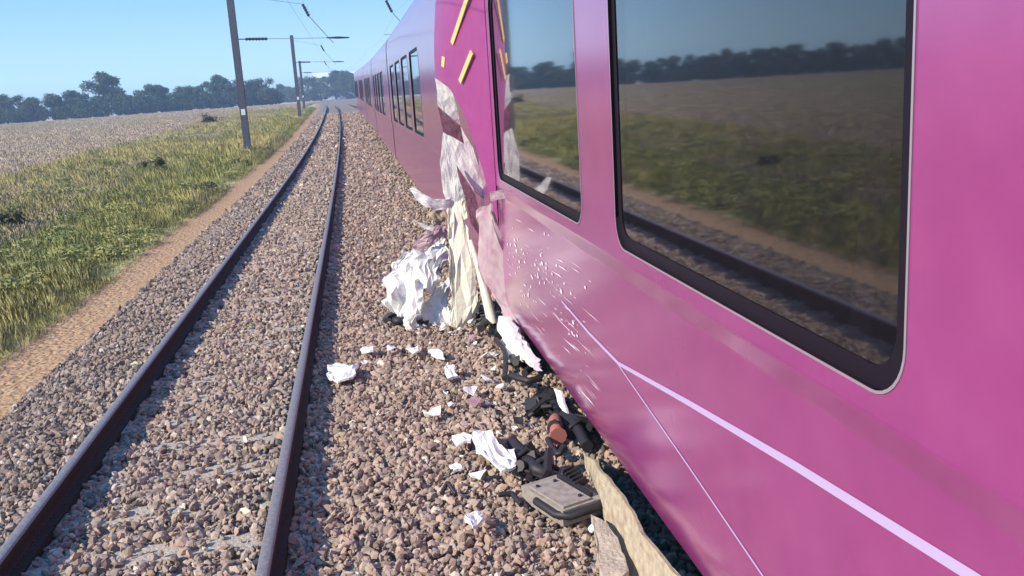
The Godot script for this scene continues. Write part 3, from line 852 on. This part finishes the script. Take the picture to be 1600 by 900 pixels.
func coach(label, where, turn, length, wins, seats) -> Node3D:
	var o = base("railway_coach", label, "railway coach", where, turn, "coaches of the pink train")
	var side = mb()
	wall_band(side, 0.0, -length, 0, 7)
	wall_band(side, 0.0, -length, 8, 11)
	var z = 0.0
	for i in wins.size():
		var w = wins[i]
		if w[0] + 0.08 < z - 0.01: wall_band(side, z, w[0] + 0.08, 7, 8)
		window_cell(side, w[0], w[1], w[0] + 0.08, w[1] - 0.08)
		z = w[1] - 0.08
	wall_band(side, z, -length, 7, 8)
	commit(side, "body_side", M.paint, o, false)
	var st = mb()
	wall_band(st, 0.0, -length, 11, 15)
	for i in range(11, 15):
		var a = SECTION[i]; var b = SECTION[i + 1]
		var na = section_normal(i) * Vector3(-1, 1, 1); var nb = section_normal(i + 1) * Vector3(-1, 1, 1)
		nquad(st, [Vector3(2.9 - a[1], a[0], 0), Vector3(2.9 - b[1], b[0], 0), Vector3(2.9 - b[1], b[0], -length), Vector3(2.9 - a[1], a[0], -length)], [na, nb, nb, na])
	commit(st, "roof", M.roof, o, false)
	st = mb()
	st.set_smooth_group(-1)
	quad(st, Vector3(2.9, 0.34, 0), Vector3(2.9, 4.36, 0), Vector3(2.9, 4.36, -length), Vector3(2.9, 0.34, -length), Vector3(1, 0, 0))
	commit(st, "far_side", M.paint, o)
	st = mb()
	quad(st, Vector3(0.075, 0.345, 0), Vector3(2.9, 0.345, 0), Vector3(2.9, 0.345, -length), Vector3(0.075, 0.345, -length), Vector3.DOWN)
	for e in [[-0.002, 1.0], [-length + 0.002, -1.0]]:
		for i in SECTION.size() - 1:
			var a = SECTION[i]; var b = SECTION[i + 1]
			quad(st, Vector3(a[1] + 0.002, a[0], e[0]), Vector3(b[1] + 0.002, b[0], e[0]), Vector3(2.898 - b[1], b[0], e[0]), Vector3(2.898 - a[1], a[0], e[0]), Vector3(0, 0, e[1]))
	commit(st, "underframe", M.under, o)
	# inside: floor, far lining, ceiling, and a lining behind the wall under the windows
	st = mb()
	var f = 1.0
	quad(st, Vector3(0.06, f, -0.1), Vector3(2.8, f, -0.1), Vector3(2.8, f, -length + 0.1), Vector3(0.06, f, -length + 0.1), Vector3.UP)
	quad(st, Vector3(2.8, f, -0.1), Vector3(2.8, 3.7, -0.1), Vector3(2.8, 3.7, -length + 0.1), Vector3(2.8, f, -length + 0.1), Vector3.LEFT)
	quad(st, Vector3(0.06, 3.6, -0.1), Vector3(2.8, 3.6, -0.1), Vector3(2.8, 3.6, -length + 0.1), Vector3(0.06, 3.6, -length + 0.1), Vector3.DOWN)
	commit(st, "lining", M.inside, o)
	for s in seats:
		st = mb()
		box(st, Vector3(0.75, f + 0.42, s), Vector3(1.0, 0.16, 0.5))
		box(st, Vector3(0.75, f + 0.9, s - 0.28), Vector3(1.0, 0.95, 0.13), Basis(Vector3.RIGHT, 0.15))
		box(st, Vector3(0.75, f + 0.17, s), Vector3(0.8, 0.34, 0.3))
		commit(st, "seat", M.seat, o)
	for w in wins: window(o, w[0], w[1])
	# white line along the side
	for zb in [-2.4, -length + 2.4]:
		st = mb()
		box(st, Vector3(1.45, 0.42, zb), Vector3(2.0, 0.22, 2.6))
		for ex in [0.45, 2.45]: box(st, Vector3(ex, 0.5, zb), Vector3(0.18, 0.24, 3.0))
		var bg = commit(st, "bogie", M.under, o)
		for ax in [-1.1, 1.1]:
			st = mb()
			for sx in [0.7, 2.2]:
				tube(st, [Vector3(sx - 0.07, 0.63, zb + ax), Vector3(sx + 0.07, 0.63, zb + ax)], 0.45, 20)
			tube(st, [Vector3(0.6, 0.63, zb + ax), Vector3(2.3, 0.63, zb + ax)], 0.08, 10)
			commit(st, "wheelset", M.steel, bg)
	return o

# a line painted on the coach side: [along, height, width]
func side_line(o, pts, called):
	var st = mb()
	st.set_normal(Vector3(-1, 0, 0))
	var fine = []
	for i in pts.size() - 1:
		for k in 12: fine.append([lerpf(pts[i][0], pts[i + 1][0], k / 12.0), lerpf(pts[i][1], pts[i + 1][1], k / 12.0), lerpf(pts[i][2], pts[i + 1][2], k / 12.0)])
	fine.append(pts[-1])
	for i in fine.size() - 1:
		var a = fine[i]; var b = fine[i + 1]
		quad(st, Vector3(inset(a[1] - a[2]) - 0.003, a[1] - a[2], a[0]), Vector3(inset(a[1] + a[2]) - 0.003, a[1] + a[2], a[0]), Vector3(inset(b[1] + b[2]) - 0.003, b[1] + b[2], b[0]), Vector3(inset(b[1] - b[2]) - 0.003, b[1] - b[2], b[0]), Vector3(-1, 0, 0))
	commit(st, called, M.lilac, o, false)

func build_train():
	var z_front = 6.0
	var near_len = 19.1
	var near = coach("magenta railway coach with large dark windows and a torn side", Vector3(WALL, 0, z_front), 0.0, near_len, [[-0.6, -3.2], [-8.05, -10.69], [-11.45, -14.8]], [-8.4, -9.3, -10.2, -12.0, -12.9, -13.8, -14.6])
	# lines measured from the camera's own z, so shift into the coach
	side_line(near, [[-1.0 - 6, 1.46, 0.017], [-1.78 - 6, 1.395, 0.017], [-2.7 - 6, 1.30, 0.017], [-3.7 - 6, 1.18, 0.014], [-4.84 - 6, 1.03, 0.011], [-5.5 - 6, 1.035, 0.010], [-6.3 - 6, 1.07, 0.008]], "painted_line")
	side_line(near, [[-2.2 - 6, 0.66, 0.005], [-2.96 - 6, 0.76, 0.005], [-3.79 - 6, 0.88, 0.005], [-4.84 - 6, 1.02, 0.005]], "painted_line")
	var jr = RandomNumberGenerator.new()
	jr.seed = 5
	# chips of paint knocked off in clusters, each a few millimetres to centimetres wide
	var chips = mb()
	chips.set_normal(Vector3(-1, 0, 0))
	for p in SCUFF:
		var lo = p[0]; var hi = p[0]
		for v in p:
			lo = lo.min(v); hi = hi.max(v)
		var area = (hi.y - lo.y) * (hi.z - lo.z)
		for i in int(4 + area * 260.0):
			var c = lo.lerp(hi, 0.5) + Vector3(0, jr.randfn() * (hi.y - lo.y) * 0.4, jr.randfn() * (hi.z - lo.z) * 0.4)
			c = Vector3(inset(c.y) - 0.004, c.y, c.z - z_front)
			if c.y < 0.62 or c.y > 1.5: continue
			var s = 0.003 + 0.018 * pow(jr.randf(), 2.5)
			var a0 = jr.randf_range(0, TAU)
			var q = []
			for k in 5:
				var ang = a0 + TAU * k / 5.0
				q.append(c + Vector3(0, sin(ang) * s * jr.randf_range(0.5, 1.1), cos(ang) * s * jr.randf_range(1.0, 2.6)))
			for k in 5: tri(chips, c, q[k], q[(k + 1) % 5], Vector3(-1, 0, 0))
	commit(chips, "paint_chips", M.scuff, near, false).set_meta("kind", "stuff")
	# fine scrapes beside them, all drawn along the side
	var sc = mb()
	sc.set_normal(Vector3(-1, 0, 0))
	for i in 60:
		var z0 = -5.2 - z_front - absf(jr.randfn()) * 1.6
		var y0 = 0.95 + jr.randfn() * 0.28
		if y0 < 0.5 or y0 > 1.45 or z0 < -15.0: continue
		var len = jr.randf_range(0.04, 0.5)
		var dy = jr.randf_range(-0.06, 0.02) * len
		var wd = jr.randf_range(0.001, 0.0028)
		quad(sc, Vector3(inset(y0) - 0.004, y0 - wd * 0.2, z0), Vector3(inset(y0) - 0.004, y0 + wd, z0 - len * 0.3), Vector3(inset(y0) - 0.004, y0 + dy, z0 - len), Vector3(inset(y0) - 0.004, y0 - wd + dy * 0.5, z0 - len * 0.5), Vector3(-1, 0, 0))
	commit(sc, "scratches", M.scuff, near, false).set_meta("kind", "stuff")
	# the next coaches follow the line round to the left
	var z = z_front - near_len - 0.5
	var labels = ["second pink coach with pale reflections just beyond the torn panel", "third pink coach following the second one up the line", "fourth pink coach following the third up the line", "fifth pink coach following the fourth up the line", "sixth pink coach at the far end of the train"]
	for i in 5:
		var len = 18.2
		var a = Vector3(WALL + sway(z), rise(z), z)
		var b = Vector3(WALL + sway(z - len), rise(z - len), z - len)
		var wins = []
		for k in 4: wins.append([-4.4 - k * 3.25, -4.4 - k * 3.25 - 2.5])
		var c = coach(labels[i], a, 0.0, len, wins, [])
		var d = b - a
		c.rotation = Vector3(atan2(d.y, -d.z), atan2(-d.x, -d.z), 0)
		z -= len + 0.5

# ---------------------------------------------------------------- wreckage
func mangled(pts, r, called, label, m, group = ""):
	var st = mb()
	var fine = []
	var cv = Curve3D.new()
	for i in pts.size():
		var t = (pts[min(i + 1, pts.size() - 1)] - pts[max(i - 1, 0)]) * 0.22
		cv.add_point(pts[i] + Vector3(0, rng.randf_range(-0.01, 0.07), 0), -t, t)
	var n = 16
	for i in n + 1: fine.append(cv.sample_baked(cv.get_baked_length() * i / n))
	tube(st, fine, r, 8)
	var o = commit(st, called, m)
	tag(o, label, "debris", group)
	return o

func build_wreckage():
	# flared side panel torn loose from the coach
	var p = base("torn_side_panel", "magenta side panel of the coach bent outward with slanting yellow strips", "torn panel")
	var st = mb()
	st.set_smooth_group(1)
	var rows = []
	for i in 13:
		var t = i / 12.0
		var row = []
		for k in 9:
			var s = k / 8.0
			# s: 0 at the hinge beside the window, 1 at the free edge
			var bottom = 1.25 + 1.45 * (1.0 - pow(1.0 - s, 2.6))
			var y = lerpf(bottom, 4.3, t)
			var z = lerpf(-9.02, -10.62, s)
			var x = lerpf(1.296, 1.0, sin(s * PI * 0.5)) + 0.03 * sin(y * 3.1 + s * 2.0) * s - 0.05 * (1.0 - t) * s
			row.append(Vector3(x, y, z))
		rows.append(row)
	for i in 12:
		for k in 8:
			quad(st, rows[i][k], rows[i][k + 1], rows[i + 1][k + 1], rows[i + 1][k], Vector3(-1, 0, 0.3))
	st.set_smooth_group(2)
	var th = Vector3(0.012, 0, -0.006)
	for i in 12:
		for k in 8:
			quad(st, rows[i][k] + th, rows[i][k + 1] + th, rows[i + 1][k + 1] + th, rows[i + 1][k] + th, Vector3(1, 0, -0.3))
	st.set_smooth_group(-1)
	for i in 12: quad(st, rows[i][8], rows[i + 1][8], rows[i + 1][8] + th, rows[i][8] + th, Vector3(-0.2, 0, -1))
	for k in 8: quad(st, rows[0][k], rows[0][k + 1], rows[0][k + 1] + th, rows[0][k] + th, Vector3.DOWN)
	commit(st, "skin", M.torn_paint, p)
	for h in [[Vector3(1.18, 3.46, -9.27), Vector3(1.05, 3.05, -9.8)], [Vector3(1.18, 2.93, -9.28), Vector3(1.085, 2.66, -9.64)], [Vector3(0.985, 2.93, -10.12), Vector3(0.975, 2.83, -10.16)]]:
		st = mb()
		var along = (h[1] - h[0]).normalized()
		var out = Vector3(-1, 0, 0.55).normalized()
		var across = along.cross(out).normalized()
		box(st, (h[0] + h[1]) * 0.5, Vector3(0.055, (h[1] - h[0]).length(), 0.012), Basis(across, along, across.cross(along)))
		commit(st, "yellow_strip", M.yellow, p)
	# twisted strip hanging below it, in pale and dull bands
	var s = base("hanging_strip", "twisted strip of torn panel in white and dull mauve bands", "torn strip")
	sheet(STRIP_A, 0.015, 0.025, 0.8, "pale_band", M.white, s, 3, 0.04)
	sheet(STRIP_B, 0.015, 0.025, 0.8, "mauve_band", M.mauve, s, 3, 0.02)
	sheet(STRIP_C, 0.015, 0.03, 0.8, "pale_band", M.white, s, 3, 0.04)
	sheet(STRIP_D, 0.015, 0.025, 0.8, "mauve_band", M.mauve, s, 3, 0.02)
	tag(sheet(COLUMN, 0.02, 0.06, 1.3, "cream_panel", M.cream, null, 2, 0.08, 0.018), "tall cream insulation panel standing crumpled below the striped strip", "debris")
	tag(sheet(HEAP, 0.03, 0.2, 1.1, "crumpled_fairing", M.white, null, 3, 0.22, 0.02), "bulging crumpled white fairing left of the cream panel", "debris")
	tag(sheet(BLUE, 0.02, 0.14, 1.0, "recessed_sheet", M.white, null, 3, -0.12), "recessed white sheet between the bulging fairing and the cream panel", "debris")
	tag(sheet(MAUVE, 0.015, 0.06, 1.4, "mauve_fragment", M.palepink, null, 3, 0.05), "pale pink fragment of bodywork above the white fairing", "debris")
	tag(sheet(TAN, 0.02, 0.04, 1.4, "tan_fragment", M.beige, null, 3), "small tan fragment beside the top of the cream panel", "debris")
	tag(sheet(HORN_L, 0.03, 0.03, 1.2, "curved_shard", M.white, null, 3, 0.04), "curved white shard sticking out over the empty track's side", "debris")
	tag(sheet(HORN_R, 0.025, 0.03, 1.2, "curved_shard", M.palepink, null, 3, 0.03), "curved pale shard bent up against the coach below its window", "debris")
	tag(sheet(SHRED, 0.012, 0.02, 1.2, "thin_shard", M.white, null, 2), "thin white sliver hanging under the curved shard", "debris")
	tag(sheet(CURL, 0.012, 0.03, 1.2, "curled_scrap", M.cream, null, 2), "small curled cream scrap above the white fairing", "debris")
	tag(sheet(LEAN, 0.012, 0.05, 1.0, "leaning_skin", M.palepink, null, 2, 0.04, 0.015), "dented pale pink skirt panel leaning against the coach", "debris")
	st = mb()
	var a = Vector3(1.12, 0.98, -9.95); var b = Vector3(1.27, 0.07, -9.75)
	tube(st, [a, a.lerp(b, 0.4) + Vector3(0.01, 0, 0), b], [0.025, 0.045, 0.06], 8)
	tag(commit(st, "bent_spar", M.cream), "bent cream spar propped diagonally beside the cream panel", "debris")
	tag(sheet(WEDGE, 0.05, 0.06, 1.2, "white_wedge", M.white, null, 3, 0.03), "ragged white wedge lying along the foot of the coach", "debris")
	tag(sheet(BEIGE, 0.02, 0.025, 0.6, "beige_sheet", M.beige, null, 4, 0.03), "torn beige insulation sheet leaning along the coach skirt", "debris")
	tag(sheet(SLAB, 0.05, 0.03, 1.0, "broken_slab", M.concrete, null, 3, 0.02), "broken grey slab beside the beige sheet", "debris")
	tag(sheet(FIN_TIP, 0.02, 0.02, 1.0, "pointed_shard", M.white, null, 2), "pointed white shard caught at the edge of the coach skirt", "debris")
	var scraps = [[W1, "ragged white foam scrap on the stones beside the black hoses"], [W2, "flat white scrap beside the rail nearer the coach"], [W3, "small white chip between the rail and the white fairing"], [W4, "small pale chip in front of the cream panel"], [W5, "tiny pale chip beside the ragged foam scrap"], [W6, "pale crumpled scrap on the stones beside the metal box"], [W7, "thin pale sliver touching the ragged foam scrap"], [W8, "pale chip among dark stones in front of the spar"], [W9, "tiny white chip in front of the white fairing"]]
	for w in scraps: tag(sheet(w[0], 0.02, 0.06, 1.6, "white_scrap", M.white, null, 2, 0.02), w[1], "debris")
	var hl = ["black hose looped at the foot of the bent spar", "black hose loop beside the white wedge", "flat black strap under the white wedge", "thick black hose hanging below the pointed shard", "dark strap slanting from the coach skirt", "black cable running from the foam scrap to the metal box", "short black hose beside the foam scrap", "bent black rod by the rusty red fitting", "black rod lying behind the looped hose", "dark bent rod among stones beside the white wedge", "black loop at the foot of the white fairing", "small black ring lying alone on the stones", "thin black cable beside the metal box"]
	for i in HOSES.size(): mangled(HOSES[i], [0.045, 0.035, 0.03, 0.055, 0.045, 0.045, 0.04, 0.022, 0.035, 0.025, 0.045, 0.014, 0.018][i], "black_hose", hl[i], M.black)
	var cl = ["dark mangled bracket behind the looped hose", "dark mangled bracket beside the white wedge", "dark mangled casting below the pointed shard", "dark mangled plate by the coach skirt", "dark mangled lump right of the foam scrap", "dark mangled lump above the metal box", "dark mangled lump at the foot of the white fairing", "dark mangled plate beside the rusty red fitting"]
	for i in CLUMPS.size():
		var r = RandomNumberGenerator.new()
		r.seed = 40 + i
		st = mb()
		for k in 5:
			var bs = Basis.from_euler(Vector3(r.randf_range(-1, 1), r.randf_range(0, TAU), r.randf_range(-0.8, 0.8)))
			box(st, Vector3(r.randf_range(-0.1, 0.1), r.randf_range(0.03, 0.12), r.randf_range(-0.1, 0.1)), Vector3(r.randf_range(0.08, 0.22), r.randf_range(0.01, 0.04), r.randf_range(0.05, 0.14)), bs)
		tube(st, [Vector3(-0.12, 0.05, 0.02), Vector3(0, 0.14, 0.05), Vector3(0.12, 0.04, 0.0)], 0.018, 7)
		var o = commit(st, "mangled_metal", M.black)
		o.position = CLUMPS[i]
		tag(o, cl[i], "debris")
	st = mb()
	tube(st, [Vector3(1.30, 0.07, -6.62), Vector3(1.26, 0.1, -6.45), Vector3(1.24, 0.08, -6.28)], [0.05, 0.06, 0.045], 10)
	tube(st, [Vector3(1.24, 0.08, -6.28), Vector3(1.24, 0.08, -6.25)], 0.065, 10)
	tag(commit(st, "rusty_fitting", M.redrust), "rusty red pipe fitting lying by the coach skirt", "debris")
	# small broken bits flung out from the torn side
	for i in 70:
		var fz = -9.9 + rng.randfn() * 0.55
		var fx = 0.75 + rng.randfn() * 0.32
		if i >= 34:
			fz = rng.randf_range(-10.2, -4.6)
			fx = 1.15 - absf(rng.randfn()) * 0.42
		if fx > 1.34 or fx < -0.5: continue
		var size = 0.018 + 0.05 * pow(rng.randf(), 2.0)
		var ang = rng.randf_range(0, TAU)
		var pts = []
		for k in 5:
			var a2 = ang + TAU * k / 5.0
			pts.append(Vector3(fx + cos(a2) * size * rng.randf_range(0.5, 1.4), 0.03 + rng.randf_range(0.0, size * 1.2), fz + sin(a2) * size * rng.randf_range(0.7, 1.9)))
		var pale = rng.randf()
		tag(sheet(pts, 0.008, 0.02, 1.5, "small_fragment", M.white if pale < 0.6 else (M.palepink if pale < 0.75 else M.black), null, 1), "small broken fragment lying among the stones beside the coach", "debris", "small fragments beside the coach")
	# finned metal box
	var c = Vector3.ZERO
	for q in BOX: c += q / 4.0
	var ux = (BOX[1] - BOX[0]).normalized()
	var turn = atan2(-ux.z, ux.x) 
	var bx = base("metal_box", "flat pale metal box with a black rim and cooling fins", "metal box", Vector3(c.x, 0.02, c.z), turn)
	st = mb()
	box(st, Vector3(0, 0.06, 0), Vector3(0.30, 0.10, 0.46))
	box(st, Vector3(-0.03, 0.118, 0.02), Vector3(0.20, 0.014, 0.38))
	commit(st, "casing", M.alloy, bx)
	st = mb()
	tube(st, [Vector3(-0.16, 0.075, -0.05), Vector3(-0.165, 0.075, 0.18), Vector3(-0.12, 0.075, 0.25), Vector3(0.1, 0.075, 0.25), Vector3(0.165, 0.08, 0.2), Vector3(0.17, 0.09, -0.02)], 0.026, 8)
	commit(st, "rim", M.black, bx)
	st = mb()
	box(st, Vector3(0.095, 0.125, 0.0), Vector3(0.025, 0.03, 0.36))
	commit(st, "groove_strip", M.black, bx)
	for k in 5:
		st = mb()
		box(st, Vector3(0.185 - k * 0.012, 0.115, -0.20 + k * 0.05), Vector3(0.11, 0.07, 0.014), Basis(Vector3.UP, 0.25))
		commit(st, "fin", M.black, bx)
	for q in [Vector3(-0.1, 0.13, -0.12), Vector3(0.03, 0.13, 0.15), Vector3(0.03, 0.13, -0.12)]:
		st = mb()
		tube(st, [q - Vector3(0, 0.008, 0), q + Vector3(0, 0.006, 0)], 0.012, 8)
		commit(st, "bolt", M.black, bx)

# ---------------------------------------------------------------- scene
func _ready():
	rng.seed = 20240
	crumple_noise.seed = 8
	crumple_noise.frequency = 0.02
	var cam = Camera3D.new()
	cam.name = "camera"
	cam.position = Vector3(0, 2.5795, 0)
	cam.rotation_order = EULER_ORDER_YXZ
	cam.rotation_degrees = Vector3(-12.213, -8.788, -3.524)
	cam.fov = 34.47
	cam.near = 0.1
	cam.far = 6000.0
	add_child(cam)
	cam.current = true
	var env = Environment.new()
	env.background_mode = Environment.BG_SKY
	var sky_mat = ProceduralSkyMaterial.new()
	sky_mat.sky_top_color = lin(0.06, 0.30, 0.76)
	sky_mat.sky_horizon_color = lin(0.60, 0.87, 1.0)
	sky_mat.sky_curve = 0.075
	sky_mat.ground_horizon_color = lin(0.45, 0.45, 0.42)
	sky_mat.ground_bottom_color = lin(0.25, 0.22, 0.18)
	sky_mat.sun_angle_max = 2.0
	var sky = Sky.new()
	sky.sky_material = sky_mat
	env.sky = sky
	env.background_energy_multiplier = 1.0
	env.tonemap_mode = Environment.TONE_MAPPER_LINEAR
	env.tonemap_exposure = 1.35
	env.sdfgi_enabled = true
	env.ssao_enabled = true
	env.ssil_enabled = true
	env.fog_enabled = true
	env.fog_density = 0.0009
	env.fog_light_color = Color(0.72, 0.82, 0.95)
	var we = WorldEnvironment.new()
	we.environment = env
	add_child(we)
	var sun = DirectionalLight3D.new()
	sun.name = "sun"
	sun.light_energy = 1.6
	sun.light_color = Color(1.0, 0.95, 0.87)
	sun.light_angular_distance = 0.5
	sun.shadow_enabled = true
	add_child(sun)
	sun.look_at_from_position(Vector3.ZERO, -Vector3(-0.77, 0.55, 0.33), Vector3.UP)
	make_materials()
	# land
	var bed = land_strip("ballast_bed", [[-3.45, -0.14], [-2.75, -0.045], [-2.2, -0.05], [-1.9, -0.06], [-1.6, -0.045], [-0.75, -0.05], [-0.45, -0.06], [-0.15, -0.045], [8.0, -0.04]], M.bed)
	land_strip("sandy_path", [[-4.25, -0.13], [-3.8, -0.15], [-3.45, -0.14]], M.sand)
	land_strip("verge", [[-11.5, -0.1], [-9.0, -0.1], [-6.0, -0.17], [-4.7, -0.17], [-4.25, -0.13]], M.verge)
	land_strip("crop_field", [[-2500.0, -0.1], [-900.0, -0.1], [-400.0, -0.1], [-200.0, -0.1], [-120.0, -0.1], [-80.0, -0.1], [-50.0, -0.1], [-28.0, -0.1], [-11.5, -0.1]], M.field)
	land_strip("ground", [[8.0, -0.04], [12.0, -0.2], [60.0, -0.2], [300.0, -0.2], [2500.0, -0.2]], M.verge)
	rail(TRACK - 0.753, "rusty dark rail of the empty track, the one beside the sandy path")
	rail(TRACK + 0.753, "rusty dark rail of the empty track, the one beside the wreckage")
	rail(TRAIN_TRACK - 0.753, "rail underneath the pink coaches", "rails underneath the coaches")
	rail(TRAIN_TRACK + 0.753, "rail underneath the pink coaches", "rails underneath the coaches")
	var slm = sleeper_mesh()
	for i in range(5, 62):
		var o = MeshInstance3D.new()
		o.mesh = slm
		o.material_override = M.concrete
		put(o, "sleeper")
		var z = -i * 0.6
		o.position = Vector3(TRACK + sway(z), rise(z) - 0.006, z)
		tag(o, "concrete sleeper half buried in stones under the empty track", "sleeper", "sleepers of the empty track")
	build_train()
	mast(-5.6, -50.0, 9.6, "tall steel overhead line mast, the thickest, with white plate, beside the path")
	mast(-5.6, -100.0, 8.3, "second steel mast up the line, thinner, beyond the thickest one")
	mast(-7.6, -150.0, 7.4, "shortest steel mast farthest up the line beside the path")
	mast(8.6, -50.0, 9.6, "steel mast standing behind the coaches with its insulator showing above them", -1.0, TRAIN_TRACK)
	wires()
	plant_trees()
	sheds()
	build_wreckage()
	lay_ballast(bed)
	weeds()
	grow_grass()
